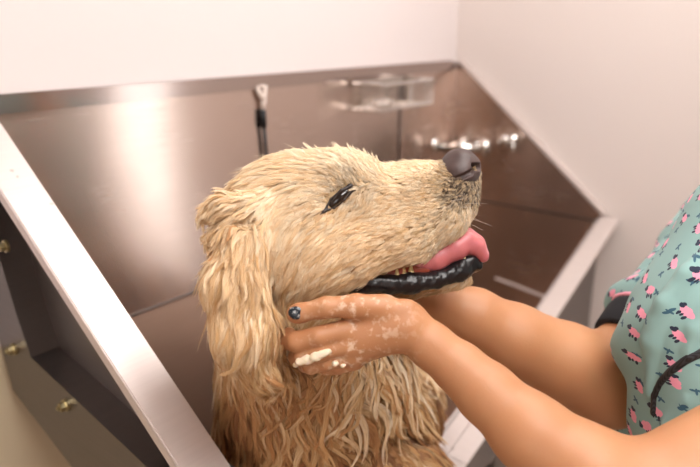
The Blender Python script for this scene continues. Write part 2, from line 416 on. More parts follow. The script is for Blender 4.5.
# ------------------------------------------------------------------ the dog
dogf = Field()
dogf.ell((302, 216, 0), (76, 62, 56), 0, 10)                        # skull
dogf.ell((345, 190, -4), (44, 38, 44), -10, 14)                     # brow
dogf.chain([(372, 214, 0, 46), (412, 202, 0, 37), (450, 184, 0, 24)], 14)  # muzzle
for sgn in (-1, 1):
    dogf.chain([(360, 246, 20*sgn, 34), (405, 236, 20*sgn, 28), (440, 216, 13*sgn, 25), (457, 202, 7*sgn, 18)], 10)   # flews
    dogf.ell((318, 250, 22*sgn), (58, 46, 40), -10, 14)             # cheek
    dogf.ell((338, 184, 34*sgn), (22, 12, 14), -35, 10)             # brow ridge
dogf.ell((464, 184, 0), (14, 29, 15), -10, 6)
dogf.chain([(318, 276, 0, 30), (400, 283, 0, 15), (462, 275, 0, 9)], 6)    # lower jaw
dogf.chain([(330, 276, -16, 24), (400, 283, -13, 10), (455, 277, -8, 8)], 6)
dogf.chain([(330, 276, 16, 24), (400, 283, 13, 10), (455, 277, 8, 8)], 6)
dogf.chain([(290, 250, 10, 60), (292, 300, 50, 66), (312, 370, 140, 90)], 26)    # neck
dogf.chain([(316, 390, 175, 88), (325, 440, 205, 98), (340, 480, 260, 92)], 26)       # chest
dogf.chain([(325, 440, 215, 92), (348, 410, 330, 84), (368, 400, 450, 72)], 26)  # trunk
dogf.chain([(345, 482, 185, 50), (402, 490, 135, 51), (424, 550, 152, 36), (436, 620, 150, 28)], 12)  # raised foreleg
dogf.chain([(436, 630, 150, 30), (452, 655, 138, 27)], 8)            # its paw
dogf.chain([(358, 440, 400, 60), (358, 510, 420, 36), (356, 545, 420, 30)], 12)  # other foreleg
for sgn in (-1, 1):                                                 # ears
    w0 = 56*sgn
    dogf.chain([(258, 215, 44*sgn, 20), (246, 240, w0, 20), (236, 285, w0*1.12, 26), (246, 335, w0*1.2, 28), (262, 372, w0*1.15, 15)], 10)
    dogf.chain([(248, 203, 52*sgn, 8), (226, 206, 50*sgn, 9), (212, 214, 46*sgn, 6)], 7)
    dogf.chain([(240, 225, 40*sgn, 16), (222, 235, 42*sgn, 10)], 8)
dogf.ell((246, 222, -66), (16, 9, 10), 10, 5, cut=True)
# mouth opening between upper lip and jaw
dogf.chain([(372, 276, 0, 1.5), (420, 266, 0, 4), (470, 248, 0, 8), (500, 240, 0, 10)], 4) if False else None
dlo, dhi = dogf.bounds()
def near_w(f, uv, w0=-160, w1=200, st=1.0, r=0.0):     # depth offset where the ray through an image pixel meets the form
    w = np.arange(w0, w1, st); P = np.array([Cm(uv[0], uv[1], x) for x in w]); v = f(P)-r
    i = np.argmax(v < 0); return w[i]
V, Q = surface(dogf, .0042)
# colour regions of the coat
def px(P):
    d = -P[..., 2]; return P[..., 0]/d*FOC+350, 233-P[..., 1]/d*FOC, (d-D0)/S0
dog = empty('golden_retriever', tuple(to_world(Cm(330, 440, 210))[:2])+(CAMZ-.9,), 'wet cream coloured golden retriever standing in the steel tub with its chin held up', 'dog')
dog['label'] = 'wet golden retriever in the steel tub, nose lifted and tongue out'
# columns: u v | du dv lift | length lockradius curl | colour value (0 pale cream .. 1 wet tan) dark
A_ = np.array([
 (462,160,-1,-.1,.10, 4,1.3,.1,.35,.75),(452,172,-1,.0,.12, 5,1.4,.1,.30,.45),(450,183,-.7,.5,.10,4,1.3,.1,.3,.95),(454,190,-.7,.5,.12,5,1.3,.1,.3,.85),(463,192,-.6,.7,.2,5,1.3,.1,.3,.85),(472,194,-.5,.8,.2,5,1.3,.1,.3,.85),(440,182,-1,.2,.14,6,1.4,.2,.2,.25),(470,212,-.5,.8,.30, 6,1.4,.2,.18,.3),(474,190,-.4,.9,.3,5,1.3,.2,.2,.6),
 (430,166,-1,.0,.14, 7,1.7,.2,.12,.0),(455,222,-.8,.7,.28, 8,1.6,.2,.22,.20),(430,200,-1,.35,.16,8,1.8,.25,.20,.12),(440,240,-.9,.6,.25,9,1.7,.25,.25,.25),
 (400,172,-1,.0,.16, 9,2,.3,.08,.0),(400,210,-1,.5,.16,10,2.2,.3,.20,.05),(410,245,-1,.6,.22,12,2.2,.3,.25,.06),(380,262,-.9,.7,.22,14,2.4,.3,.28,.05),
 (365,168,-.8,-.35,.24,13,2.4,.6,.03,.0),(345,158,-.9,-.3,.24,15,2.6,.7,.0,.0),(320,156,-1,-.1,.22,18,2.8,.4,.05,.0),(290,165,-1,.1,.12,22,3,.3,.08,.0),
 (357,180,-.5,-.6,.2,8,1.6,.3,.12,.42),(348,180,-.6,-.6,.2,8,1.6,.3,.12,.36),(338,186,-.7,-.5,.2,8,1.6,.3,.15,.3),(328,196,-.8,-.1,.1,8,1.8,.2,.2,.2),(362,192,-.2,.8,.12,9,1.8,.3,.25,.2),(345,210,-.6,.9,.12,11,1.8,.2,.3,.12),(322,212,-.7,.7,.12,12,2,.2,.28,.1),
 (325,190,-.9,.2,.14,14,2.2,.3,.12,.08),(310,200,-.9,.5,.10,20,2.6,.2,.14,.0),(365,230,-.9,.7,.16,15,2.6,.3,.25,.02),(330,240,-.8,.9,.10,22,3,.2,.28,.0),(345,270,-.8,.8,.14,20,3,.3,.3,.0),
 (300,235,-.6,1,.08,26,3,.15,.22,.0),(275,200,-.8,.7,.10,26,3.2,.2,.12,.0),(280,250,-.25,1,.10,28,3.2,.2,.25,.0),(300,280,-.4,1,.12,28,3.4,.3,.3,.0),
 (255,190,-1,.15,.16,18,3.2,.4,.12,.0),(240,200,-1,.15,.26,20,3.4,.5,.2,.0),(225,205,-1,.25,.26,18,3.2,.6,.22,.0),(215,225,-1,.45,.26,18,3.2,.6,.28,.0),(235,235,-.5,.9,.2,26,3.4,.7,.3,.0),(260,222,-.2,1,.14,30,3.4,.5,.18,.0),
 (225,265,-.35,1,.12,34,4,.7,.34,.0),(250,270,.12,1,.14,40,4,.8,.34,.04),(270,290,.3,1,.14,38,4,.8,.4,.05),(212,310,.05,1,.10,36,4,.6,.38,.0),(240,320,.12,1,.10,44,4.4,.7,.38,.02),(225,360,.35,.9,.12,36,4,.6,.48,.0),
 (262,350,.3,1,.12,40,4.4,.8,.5,.04),(262,380,.4,.9,.2,30,4,.8,.5,.0),
 (300,320,.0,1,.12,34,4,.8,.6,.05),(340,340,.2,1,.14,34,4,.8,.6,.0),(380,350,.7,.9,.22,40,4.4,1.2,.35,.0),(415,365,1,.7,.25,40,4.4,1.2,.3,.0),
 (290,380,-.3,1,.12,55,5,.9,.75,.0),(235,400,-.1,1,.10,60,5,.7,.85,.02),(235,450,-.05,1,.1,60,5,.7,.9,.02),(320,380,.3,.9,.16,60,5,1.2,.68,.0),(350,390,.6,.9,.2,60,5,1.4,.5,.0),
 (390,400,.8,.8,.22,36,5,1.5,.38,.0),(420,408,.8,.7,.2,32,4.5,1.4,.7,.1),(436,425,.5,.8,.14,30,4.5,1.2,.95,.25),(290,338,.1,1,.1,26,4,.8,.85,.45),(300,440,-.2,1,.14,65,5.4,1.1,.8,.0),(350,430,.4,1,.14,42,5,1.3,.65,.0),
 (400,456,.8,.5,.06,22,4,1.2,.56,.0),(375,458,.3,.8,.06,22,4,1.2,.6,.0),(430,456,.7,.6,.06,22,4,1.2,.56,.0),(380,438,.8,.4,.06,13,3,.6,.9,.5),(408,431,.8,.5,.06,13,3,.6,.9,.5),(360,448,.7,.7,.06,16,3,.6,.9,.4),(450,395,.4,1,.14,48,5,1,.95,.1),
 (400,292,-1,.25,.3,9,1.8,.4,.55,.35),(440,290,-1,.25,.3,9,1.8,.4,.4,.3),(470,284,-.6,.6,.35,8,1.6,.4,.3,.2),(482,270,-.2,.8,.35,7,1.5,.3,.3,.1),
], float)
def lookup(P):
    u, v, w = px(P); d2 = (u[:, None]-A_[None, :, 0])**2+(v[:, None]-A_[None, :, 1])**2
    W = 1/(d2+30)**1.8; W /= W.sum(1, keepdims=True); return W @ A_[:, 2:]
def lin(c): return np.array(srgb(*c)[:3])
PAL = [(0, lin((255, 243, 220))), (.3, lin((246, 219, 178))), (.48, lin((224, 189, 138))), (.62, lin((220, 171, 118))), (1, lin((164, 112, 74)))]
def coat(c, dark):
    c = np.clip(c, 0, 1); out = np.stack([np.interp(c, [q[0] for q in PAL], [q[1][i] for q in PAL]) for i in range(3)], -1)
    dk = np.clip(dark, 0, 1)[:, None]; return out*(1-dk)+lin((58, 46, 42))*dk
k = NT('dog_skin'); at = k.t.nodes.new('ShaderNodeAttribute'); at.attribute_name = 'coat'
k.p(Base_Color=at.outputs['Color'], Roughness=.6); m_skin = k.m
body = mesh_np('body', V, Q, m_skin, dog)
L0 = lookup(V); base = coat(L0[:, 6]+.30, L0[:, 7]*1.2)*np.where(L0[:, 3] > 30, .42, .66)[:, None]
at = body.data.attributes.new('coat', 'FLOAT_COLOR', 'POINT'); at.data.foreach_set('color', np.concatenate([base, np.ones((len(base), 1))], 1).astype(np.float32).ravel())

# eye
ew = near_w(dogf, (338, 199)); EC = Cm(338, 199, ew+3)
def small(name, f, h, mat, parent=dog, **kw):
    v, q = surface(f, h); return mesh_np(name, v, q, mat, parent, **kw)
k = NT('eye_dark'); k.p(Base_Color=srgb(24, 15, 10), Roughness=.06, Coat_Weight=.6); m_eye = k.m
k = NT('dark_lid'); k.p(Base_Color=srgb(42, 30, 26), Roughness=.4); m_lid = k.m
f = Field(); f.ell((338.5, 198.5, ew+1.5), (14, 5.8, 7), 42); small('eye', f, .0006, m_eye)
f = Field(); f.chain([(315, 219, near_w(dogf, (315, 219))+.6, 1.0), (324, 211, near_w(dogf, (324, 211))+.6, 1.5), (331, 198.5, ew-1.5, 1.0), (341, 190, ew-2.5, 1.3), (350, 186, near_w(dogf, (350, 186))+.4, 2.6), (355, 189, near_w(dogf, (355, 189)), 1.6)], 2)
f.chain([(324, 211, near_w(dogf, (324, 211))+.6, 1.5), (334, 207.5, ew-1.5, .9), (344, 199.5, ew-2, .9), (352, 190, near_w(dogf, (352, 190))+.4, 2.0)], 2); small('eyelid', f, .0007, m_lid)
f = Field()
f.chain([(322, 201, near_w(dogf, (322, 201))+1, 3), (331, 191, ew-1, 4.2), (343, 183.5, ew-2, 4.2), (352, 181, near_w(dogf, (352, 181))+1, 3)], 3)
# nose
k = NT('nose_leather'); vo = k.t.nodes.new('ShaderNodeTexVoronoi'); vo.inputs['Scale'].default_value = 900; k.t.links.new(k.mapped((1, 1, 1)), vo.inputs['Vector'])
k.p(Base_Color=k.mix(k.noise(60), srgb(50, 38, 37), srgb(84, 64, 60)), Roughness=.45).bump(vo.outputs['Distance'], .35, .0006); m_nose = k.m
f = Field(); f.ell((460, 166, 0), (19, 18, 22), -15, 4); f.ell((466, 179, 0), (13.5, 13, 18), 0, 5); f.ell((450, 172, 0), (12, 13, 23), 0, 6); f.ell((460, 173, 13), (15, 13, 14), 0, 5); f.ell((460, 173, -13), (15, 13, 14), 0, 5)
for s in (-1, 1):
    f.ell((474, 167, 9*s), (7, 10, 8), 0, 4)
    f.cone((484, 166, 10*s, 3.4), (471, 167, 17*s, 4.4), 2, cut=True); f.cone((471, 172, 23*s, 3.0), (447, 183, 27*s, 1.8), 2, cut=True)
f.cone((482, 168, 0, .8), (478, 190, 0, .8), 1.5, cut=True)
small('nose', f, .0009, m_nose)
# tongue, lips, mouth lining and teeth
k = NT('tongue_wet'); k.p(Base_Color=k.mix(k.noise(70, 3), srgb(168, 84, 90), srgb(204, 122, 124)), Roughness=.4, Subsurface_Weight=.2, Subsurface_Scale=.003).bump(k.noise(900, 2), .12, .0005); m_tongue = k.m
f = Field()
for w_, a in ((-9, 0), (0, -2.5), (9, 0)):
    f.chain([(400, 266+a, w_, 8), (435, 258+a, w_*1.5, 12), (456, 247+a, w_*1.6, 12), (466, 240+a, w_*1.5, 9.5), (476, 246+a, w_*1.3, 8), (483, 256+a, w_, 6)], 6)
f.ell((425, 262, -14), (13, 8, 8), 15, 5)
f.cone((440, 245, -32, 1.6), (474, 236, -22, 1.6), 5, cut=True) if False else None
small('tongue', f, .0012, m_tongue)
k = NT('black_lip'); k.p(Base_Color=srgb(18, 16, 19), Roughness=.34).bump(k.noise(300, 3), .4, .001); m_lip = k.m
f = Field()
for s in (-1, 1):
    f.chain([(352, 289, 27*s, 6), (370, 282, 27*s, 10), (390, 284, 26*s, 9), (410, 283, 23*s, 10.5), (436, 279, 19*s, 8), (460, 270, 14*s, 10), (472, 264, 7*s, 7.5)], 5)
    f.cone((358, 287, 29*s, 5), (384, 281, 30*s, 5), 4)
f.cone((475, 265, -6, 6), (475, 265, 6, 6), 4)
f.chain([(462, 263, -17, 4.5), (471, 260, -13, 5), (478, 264, -6, 4)], 4)
lv, lq = surface(f, .0011); lv = lv+grad(f, lv)*(snoise(lv, 200, 4)[:, :1]*.0006+snoise(lv, 600, 6)[:, :1]*.0001); mesh_np('lower_lip', lv, lq, m_lip, dog)
k = NT('mouth_lining'); k.p(Base_Color=srgb(150, 70, 52), Roughness=.3); m_mouth = k.m
f = Field()
for s in (-1, 1): f.chain([(370, 275, 21*s, 7), (400, 272, 20*s, 6), (425, 268, 15*s, 6), (445, 262, 9*s, 6)], 4)
small('mouth_lining', f, .0015, m_mouth)
k = NT('tooth'); k.p(Base_Color=srgb(214, 196, 140), Roughness=.3); m_tooth = k.m
for s in (-1, 1):
    for (u, v, r, w_) in ((411, 269, 3.2, 24), (404, 271, 2.8, 25), (397, 272.5, 2.8, 26), (464, 259, 3.2, 17)):
        f = Field(); f.cone((u, v+3, w_*s, r), (u, v-3, w_*s, r*.45), 1); small('tooth', f, .0007, m_tooth)

# ------------------------------------------------------------------ fur
def in_shape(u, v, pts, r):
    best = np.full(u.shape, 1e9)
    for a, b in zip(pts[:-1], pts[1:]):
        a_, b_ = np.array(a, float), np.array(b, float); ab = b_-a_
        h = np.clip(((u-a_[0])*ab[0]+(v-a_[1])*ab[1])/(ab@ab), 0, 1); best = np.minimum(best, np.hypot(u-a_[0]-h*ab[0], v-a_[1]-h*ab[1]))
    return best < r
tri = np.concatenate([Q[:, [0, 1, 2]], Q[:, [0, 2, 3]]])
def fur(name, n_guides, seed, strand, dens, select, NP=9, parent=dog, lenmul=1.0, wild=0.0, curlmul=1.0, tone=.07, bright=0.0, lockmul=1.0):
    rg = np.random.default_rng(seed)
    a, b, c = V[tri[:, 0]], V[tri[:, 1]], V[tri[:, 2]]; ar = np.linalg.norm(np.cross(b-a, c-a), axis=1)
    cen = (a+b+c)/3; uc, vc, wc = px(cen)
    L = lookup(cen); pr = ar/(L[:, 4]**2)*select(uc, vc, wc)
    pr = pr/pr.sum(); t = rg.choice(len(tri), n_guides, p=pr); x, y = rg.random((2, n_guides)); m = x+y > 1; x[m] = 1-x[m]; y[m] = 1-y[m]
    G = a[t]+(b[t]-a[t])*x[:, None]+(c[t]-a[t])*y[:, None]
    u, v, w = px(G); near = w < 1e9
    hole = in_shape(u, v, [(316, 218), (330, 207), (352, 188)], 3.6) | in_shape(u, v, [(333, 201), (347, 192)], 7.5)
    hole &= (w < 20)
    hole |= (((u-462)/13)**2+((v-165)/13)**2 < 1)                                     # nose
    hole |= in_shape(u, v, [(357, 289), (395, 284), (440, 276), (478, 262)], 9) & (np.abs(w) < 45)     # lip
    hole |= in_shape(u, v, [(378, 276), (430, 262), (470, 246), (490, 255)], 6) & (np.abs(w) < 45)
    G = G[~hole]; n = len(G); L = lookup(G)
    N = grad(dogf, G); sc = (-G[:, 2])/FOC
    D = np.stack([L[:, 0], -L[:, 1], 0*L[:, 0]], 1); D /= np.linalg.norm(D, axis=1, keepdims=True)+1e-9
    lo = snoise(G, 28, 1)*.38+snoise(G, 90, 2)*.22; jit = rg.normal(size=(n, 3))*.12
    ln = L[:, 3]*sc*lenmul*rg.uniform(.65, 1.25, n); curl = L[:, 5]*curlmul
    pts = np.zeros((n, NP, 3)); P = G-N*.0006; pts[:, 0] = P; st = ln/(NP-1)
    ph = snoise(G, 14, 8)[:, 0]*4+rg.normal(size=n)*.7; fr_ = rg.uniform(.7, 1.2, n); off = np.zeros(n)
    lyr = rg.random(n)
    for k_ in range(1, NP):
        tt_ = k_/(NP-1); Nn = grad(dogf, P)
        d = D+(lo+jit)*(.35+curl*.7)[:, None]+snoise(P, 45, 5)*(curl*.35*tt_)[:, None]
        side = np.cross(d, Nn); d = d+side*(np.sin(ph+fr_*tt_*6.0)*curl*.42)[:, None]
        d = d-(d*Nn).sum(1, keepdims=True)*Nn
        d /= np.linalg.norm(d, axis=1, keepdims=True)+1e-9
        lift = L[:, 2]*(1.0 if tt_ < .7 else .55)*(.6+.8*lyr)+wild*tt_
        d = d+Nn*lift[:, None]; d /= np.linalg.norm(d, axis=1, keepdims=True)
        P = P+d*st[:, None]
        s_ = dogf(P); minh = (.0006+.0022*lyr*np.minimum(1, L[:, 3]/25)*np.sin(np.pi*min(1, tt_*1.1)*.8)+.0004)
        P = P+Nn*np.maximum(0, minh-s_)[:, None]; pts[:, k_] = P
    # strands of every lock
    lr = L[:, 4]*lockmul*sc*rg.uniform(.7, 1.3, n); K = np.maximum(3, (dens*(lr*1000)**2*3.14).astype(int)); K = np.minimum(K, 80)
    gi = np.repeat(np.arange(n), K); M = len(gi)
    T1 = np.cross(N, D); T1 /= np.linalg.norm(T1, axis=1, keepdims=True)+1e-9; T2 = np.cross(N, T1)
    rr = np.sqrt(rg.random(M))*lr[gi]*1.25; an = rg.uniform(0, 6.28, M)
    o_ = T1[gi]*(np.cos(an)*rr)[:, None]+T2[gi]*(np.sin(an)*rr*.8)[:, None]
    ts = np.linspace(0, 1, NP)
    tight = rg.uniform(.72, .95, n)[gi]
    shrink = 1-tight[:, None]*(ts[None]**.8)
    stlen = rg.uniform(.72, 1.0, M)
    fi = ts[None]*stlen[:, None]*(NP-1); i0 = np.minimum(fi.astype(int), NP-2); fr2 = fi-i0
    gp = pts[gi]; S = np.take_along_axis(gp, i0[..., None].repeat(3, 2), 1)*(1-fr2)[..., None]+np.take_along_axis(gp, (i0+1)[..., None].repeat(3, 2), 1)*fr2[..., None]
    S = S+o_[:, None]*shrink[..., None]
    S += (rg.normal(size=(M, 1, 3))*.0005*(ts[None, :, None]))*(1+2*(rg.random(M) < .06))[:, None, None]
    S0_ = S[:, 0]; S[:, 0] -= grad(dogf, S0_)*np.maximum(0, dogf(S0_)+.0004)[:, None]     # roots sit in the skin
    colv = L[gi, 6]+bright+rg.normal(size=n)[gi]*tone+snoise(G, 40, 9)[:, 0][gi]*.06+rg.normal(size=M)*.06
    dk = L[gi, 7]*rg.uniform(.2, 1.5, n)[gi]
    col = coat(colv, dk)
    W = to_world(S.reshape(-1, 3))
    hc = bpy.data.hair_curves.new(name); hc.add_curves([NP]*M)
    hc.points.foreach_set('position', W.astype(np.float32).ravel())
    ra = (strand*rg.uniform(.7, 1.25, M))[:, None]*(1-.8*ts[None]**2)
    at = hc.attributes.get('radius') or hc.attributes.new('radius', 'FLOAT', 'POINT'); at.data.foreach_set('value', ra.astype(np.float32).ravel())
    at = hc.attributes.new('coat', 'FLOAT_COLOR', 'CURVE'); at.data.foreach_set('color', np.concatenate([col, np.ones((M, 1))], 1).astype(np.float32).ravel())
    o = bpy.data.objects.new(name, hc); C.objects.link(o); hc.materials.append(m_fur); o.parent = parent; o.location = -Vector(parent.location)
    print(name, 'locks', n, 'strands', M); return o
k = NT('fur_strand'); at = k.t.nodes.new('ShaderNodeAttribute'); at.attribute_name = 'coat'
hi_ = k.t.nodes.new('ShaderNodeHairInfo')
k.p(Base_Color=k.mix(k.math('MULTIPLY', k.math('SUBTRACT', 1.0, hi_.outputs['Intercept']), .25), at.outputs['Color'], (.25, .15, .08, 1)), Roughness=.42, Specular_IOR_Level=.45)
tr = k.t.nodes.new('ShaderNodeBsdfTranslucent'); k.t.links.new(at.outputs['Color'], tr.inputs[0])
mxs = k.t.nodes.new('ShaderNodeMixShader'); mxs.inputs[0].default_value = .28
outn = [x for x in k.t.nodes if x.type == 'OUTPUT_MATERIAL'][0]
k.t.links.new(k.b.outputs[0], mxs.inputs[1]); k.t.links.new(tr.outputs[0], mxs.inputs[2]); k.t.links.new(mxs.outputs[0], outn.inputs[0]); m_fur = k.m
far = lambda w: np.where(w > 260, .12, 1)
head_sel = lambda u, v, w: ((v < 300) | (u < 292)) * ((w < 120)*1.0) * np.where(w > 15, .35, 1)
body_sel = lambda u, v, w: (v > 285)*(w < 320)*np.where(w > 215, .3, 1.)
back_sel = lambda u, v, w: (w >= 215)*1.0
if True:
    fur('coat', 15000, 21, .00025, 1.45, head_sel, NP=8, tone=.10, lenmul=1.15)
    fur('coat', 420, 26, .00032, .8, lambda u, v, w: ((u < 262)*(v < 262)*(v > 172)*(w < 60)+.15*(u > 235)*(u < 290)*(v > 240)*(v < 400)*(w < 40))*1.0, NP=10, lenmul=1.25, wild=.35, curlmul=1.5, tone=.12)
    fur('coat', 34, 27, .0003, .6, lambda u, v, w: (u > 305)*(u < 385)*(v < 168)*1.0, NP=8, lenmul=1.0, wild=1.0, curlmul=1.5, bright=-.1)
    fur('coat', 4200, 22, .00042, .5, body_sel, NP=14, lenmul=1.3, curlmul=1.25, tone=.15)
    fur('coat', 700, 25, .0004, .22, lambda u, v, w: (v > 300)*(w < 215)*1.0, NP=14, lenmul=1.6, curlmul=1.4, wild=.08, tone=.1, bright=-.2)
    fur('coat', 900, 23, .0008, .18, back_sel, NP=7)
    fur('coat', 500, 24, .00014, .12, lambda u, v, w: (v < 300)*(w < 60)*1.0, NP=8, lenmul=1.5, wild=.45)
# whiskers
hw = []
for i in range(16):
    u, v = rng.uniform(452, 476), rng.uniform(196, 234); w = near_w(dogf, (u-6, v)); P = Cm(u-6, v, w)
    n_ = grad(dogf, P[None])[0]; d = np.array([.9, .25-(v-195)/45, .25])+n_*.4; d /= np.linalg.norm(d); L_ = rng.uniform(.012, .03)
    hw.append([P-n_*.001+d*L_*t-np.array([0, L_*.12*t*t, 0]) for t in np.linspace(0, 1, 6)])
hw = np.array(hw); hc = bpy.data.hair_curves.new('whiskers'); hc.add_curves([6]*len(hw)); hc.points.foreach_set('position', to_world(hw.reshape(-1, 3)).astype(np.float32).ravel())
at = hc.attributes.get('radius') or hc.attributes.new('radius', 'FLOAT', 'POINT'); at.data.foreach_set('value', np.tile(np.linspace(.00018, .00006, 6), len(hw)).astype(np.float32))
at = hc.attributes.new('coat', 'FLOAT_COLOR', 'CURVE'); at.data.foreach_set('color', np.tile([.8, .7, .6, 1], len(hw)).astype(np.float32))
o = bpy.data.objects.new('whiskers', hc); C.objects.link(o); hc.materials.append(m_fur); o.parent = dog; o.location = -Vector(dog.location)

# ------------------------------------------------------------------ the groomer
AXF, AXS, AXU = M3 @ (-Rv), M3 @ np.array([math.cos(th), math.sin(th), 0]), M3 @ np.array([0, 0, 1.])
PR = np.stack([AXF, AXS, AXU])
B0 = to_frame(np.append(to_world(np.array([.515, 0, -.80]))[:2], 0))
PW = lambda f_, s_, u_: B0+AXF*f_+AXS*s_+AXU*u_
SHF, SHN = np.array([.55, .01, -.95]), np.array([.62, -.084, -.634])
ELF, ELN = Cm(608, 383, 110), Cm(632, 505, -120)
SHN = SHN+0
bodyf = Field()
bf = bodyf
# near hand: back of the hand to the viewer, thumb on top, fingers curled behind the ear
bf.chain([(632, 505, -120, 41), (585, 470, -112, 45), (530, 432, -98, 38), (486, 392, -84, 29.5), (460, 368, -78, 24.5), (432, 346, -74, 21.5), (404, 323, -72, 21.5)], 10)
bf.cone_m(ELN, SHN, .047, .055, .03)
bf.cone((404, 323, -72, 20.5), (372, 314, -76, 15), 10)
bf.cone((404, 325, -72, 20), (344, 332, -80, 12.5), 10)
bf.cone((402, 328, -71, 19), (346, 346, -78, 12), 10)
bf.cone((400, 331, -70, 16), (352, 357, -70, 10.5), 9)
bf.ell((372, 332, -72), (34, 20, 14), 12, 8)
bf.chain([(385, 308, -80, 14.5), (356, 306, -88, 12), (326, 307, -90, 10.2), (300, 312.5, -86, 9.2), (295, 313.5, -84, 8.6)], 5)
bf.chain([(345, 330, -83, 11.2), (318, 336, -87, 10.4), (297, 341, -82, 10.2), (288, 340, -68, 9.2), (289, 335, -60, 8.2)], 2.5)
bf.chain([(345, 344, -81, 10.8), (320, 351, -83, 9.8), (303, 356, -77, 9.6), (297, 356, -64, 8.8), (299, 351, -58, 7.8)], 2)
bf.chain([(348, 355, -74, 10), (326, 361, -75, 9), (311, 365, -68, 8.8), (306, 364, -56, 8), (310, 358, -46, 7)], 2)
bf.chain([(356, 361, -66, 8.5), (338, 366, -64, 7.8), (326, 367, -57, 7.4), (322, 364, -47, 6.8)], 2)
bf.ell((404, 307, -82), (10, 6, 8), 15, 8)                          # wrist bone
# far arm and hand, cupping the other cheek
bf.chain([(608, 383, 110, 39), (566, 362, 104, 39), (514, 338, 92, 34), (474, 316, 82, 27.5), (440, 302, 76, 22), (418, 296, 84, 20)], 10)
bf.cone_m(ELF, SHF, .050, .056, .03)
bf.cone((420, 296, 84, 19), (372, 292, 104, 13), 10); bf.cone((420, 300, 84, 18), (366, 306, 104, 12), 10); bf.ell((395, 297, 95), (28, 17, 12), 0, 8)
for (a, v) in ((284, 12), (296, 6), (308, 0), (320, -6)):
    bf.chain([(376, a+4, 106, 10), (362, a+v*.2, 120, 9.4), (344, a+v*.3, 134, 8.8), (330, a, 140, 8)], 2)
bf.chain([(408, 290, 88, 13), (388, 274, 92, 11), (366, 262, 96, 9.6), (350, 256, 98, 8.6)], 4)
# shoulders, chest, neck and head
NK = PW(.0, .0, 1.24); bf.cone_m(SHF, NK, .05, .06, .03); bf.cone_m(SHN, NK, .05, .06, .03)
mid = .5*(SHF+SHN); nk = mid+AXU*.03+AXF*.0; hd = mid+AXU*.25+AXF*.0-AXF*.03
bf.ell_m(mid-AXU*.1, (.10, .15, .15), PR, .03); bf.ell_m(PW(0, 0, .95), (.10, .14, .2), PR, .03); bf.ell_m(PW(0, 0, .80), (.11, .16, .14), PR, .03)
bf.cone_m(nk, hd-AXU*.05, .052, .05, .02)
bf.ell_m(hd+AXU*.01, (.092, .074, .105), PR, .02); bf.ell_m(hd-AXU*.05+AXF*.03, (.055, .052, .06), PR, .02)
bf.cone_m(hd+AXF*.088+AXU*.012, hd+AXF*.104-AXU*.022, .008, .013, .012)
for s in (-1, 1):
    bf.ell_m(hd+AXF*.088+AXS*.031*s+AXU*.012, (.016, .018, .012), PR, .006, cut=True)
    bf.ell_m(hd+AXS*.074*s, (.018, .008, .030), PR, .006)
bf.ell_m(hd+AXF*.086-AXU*.052, (.012, .022, .006), PR, .006)
VP, QP = surface(bodyf, .0024)
person = empty('person', tuple(to_world(B0)[:2])+(0,), 'person in a teal animal print scrub top holding the dog\'s chin in both hands', 'person')
k = NT('skin'); at = k.t.nodes.new('ShaderNodeAttribute'); at.attribute_name = 'soap'
n1 = k.noise(14, 3); n2 = k.noise(120, 4, rough=.6)
skin = k.mix(n1, srgb(190, 138, 98), srgb(170, 114, 76))
skin = k.mix(k.math('MULTIPLY', k.math('GREATER_THAN', k.noise(260, 2), .70), .12), skin, srgb(140, 84, 56))
sp = k.math('MULTIPLY', k.math('SMOOTH_MIN', k.math('MAXIMUM', k.math('MULTIPLY', k.math('SUBTRACT', n2, .53), 9), 0), 1, .2), at.outputs['Fac'])
skin = k.mix(k.math('MULTIPLY', sp, .5), skin, srgb(232, 208, 184))
k.p(Base_Color=skin, Roughness=.5, Subsurface_Weight=.15, Subsurface_Scale=.005, Subsurface_Radius=(1, .35, .2)).bump(k.noise(420, 4), .18, .0006); m_hand = k.m
uP, vP, wP = px(VP)
soap = np.clip(1-np.abs(uP-355)/75, 0, 1)*np.clip((wP < 0)*1.0, 0, 1)*1.3
pb = mesh_np('body', VP, QP, m_hand, person, attrs={'soap': soap})
# painted thumb nail
k = NT('nail_polish'); k.p(Base_Color=k.mix(k.math('GREATER_THAN', k.noise(260, 3), .58), srgb(28, 36, 44), srgb(150, 150, 150)), Roughness=.2); m_nail = k.m
def nailon(c, r, rot, name='nail'):
    w = near_w(bodyf, c, -140, 100, .5)
    f = Field(); f.ell((c[0], c[1], w+1.0), r, rot); v, q = surface(f, .0006)
    return mesh_np(name, v, q, m_nail, pb)
nailon((296, 312.5), (8.0, 6.6, 2.6), -10)
# scrub top
sf = Field()
sf.ell_m(mid-AXU*.09, (.125, .165, .15), PR, .03); sf.ell_m(PW(.01, 0, 1.0), (.150, .17, .22), PR, .05); sf.ell_m(PW(.012, 0, .82), (.150, .19, .17), PR, .04)
sf.chain([(770, 240, 10, 84), (738, 330, 0, 96), (732, 425, -5, 92)], 20)
sf.cone_m(mid-AXS*.02, SHF, .072, .066, .03); sf.cone_m(mid, SHN, .072, .066, .03)
T1_, T2_ = .60, .26
sf.cone_m(SHF, SHF+(ELF-SHF)*T1_, .066, .060, .02); sf.cone_m(SHN, SHN+(ELN-SHN)*T2_, .066, .062, .02)
sf.ell_m(mid+AXU*.085, (.075, .085, .05), PR, .02, cut=True)
sf.ell_m(PW(0, 0, .58), (.3, .3, .12), PR, .01, cut=True)
for rp in ([(712, 255, 7), (690, 276, 8), (668, 306, 8.5), (655, 342, 8), (650, 392, 6)], [(712, 300, 5), (696, 330, 6), (688, 352, 4)], [(690, 400, 4), (670, 425, 6), (655, 450, 5)]):
    ws = [near_w(sf, (u, v), -400, 500, 2) for u, v, r in rp]
    sf.chain([(u, v, w-r*.1, r) for (u, v, r), w in zip(rp, ws)], 5)
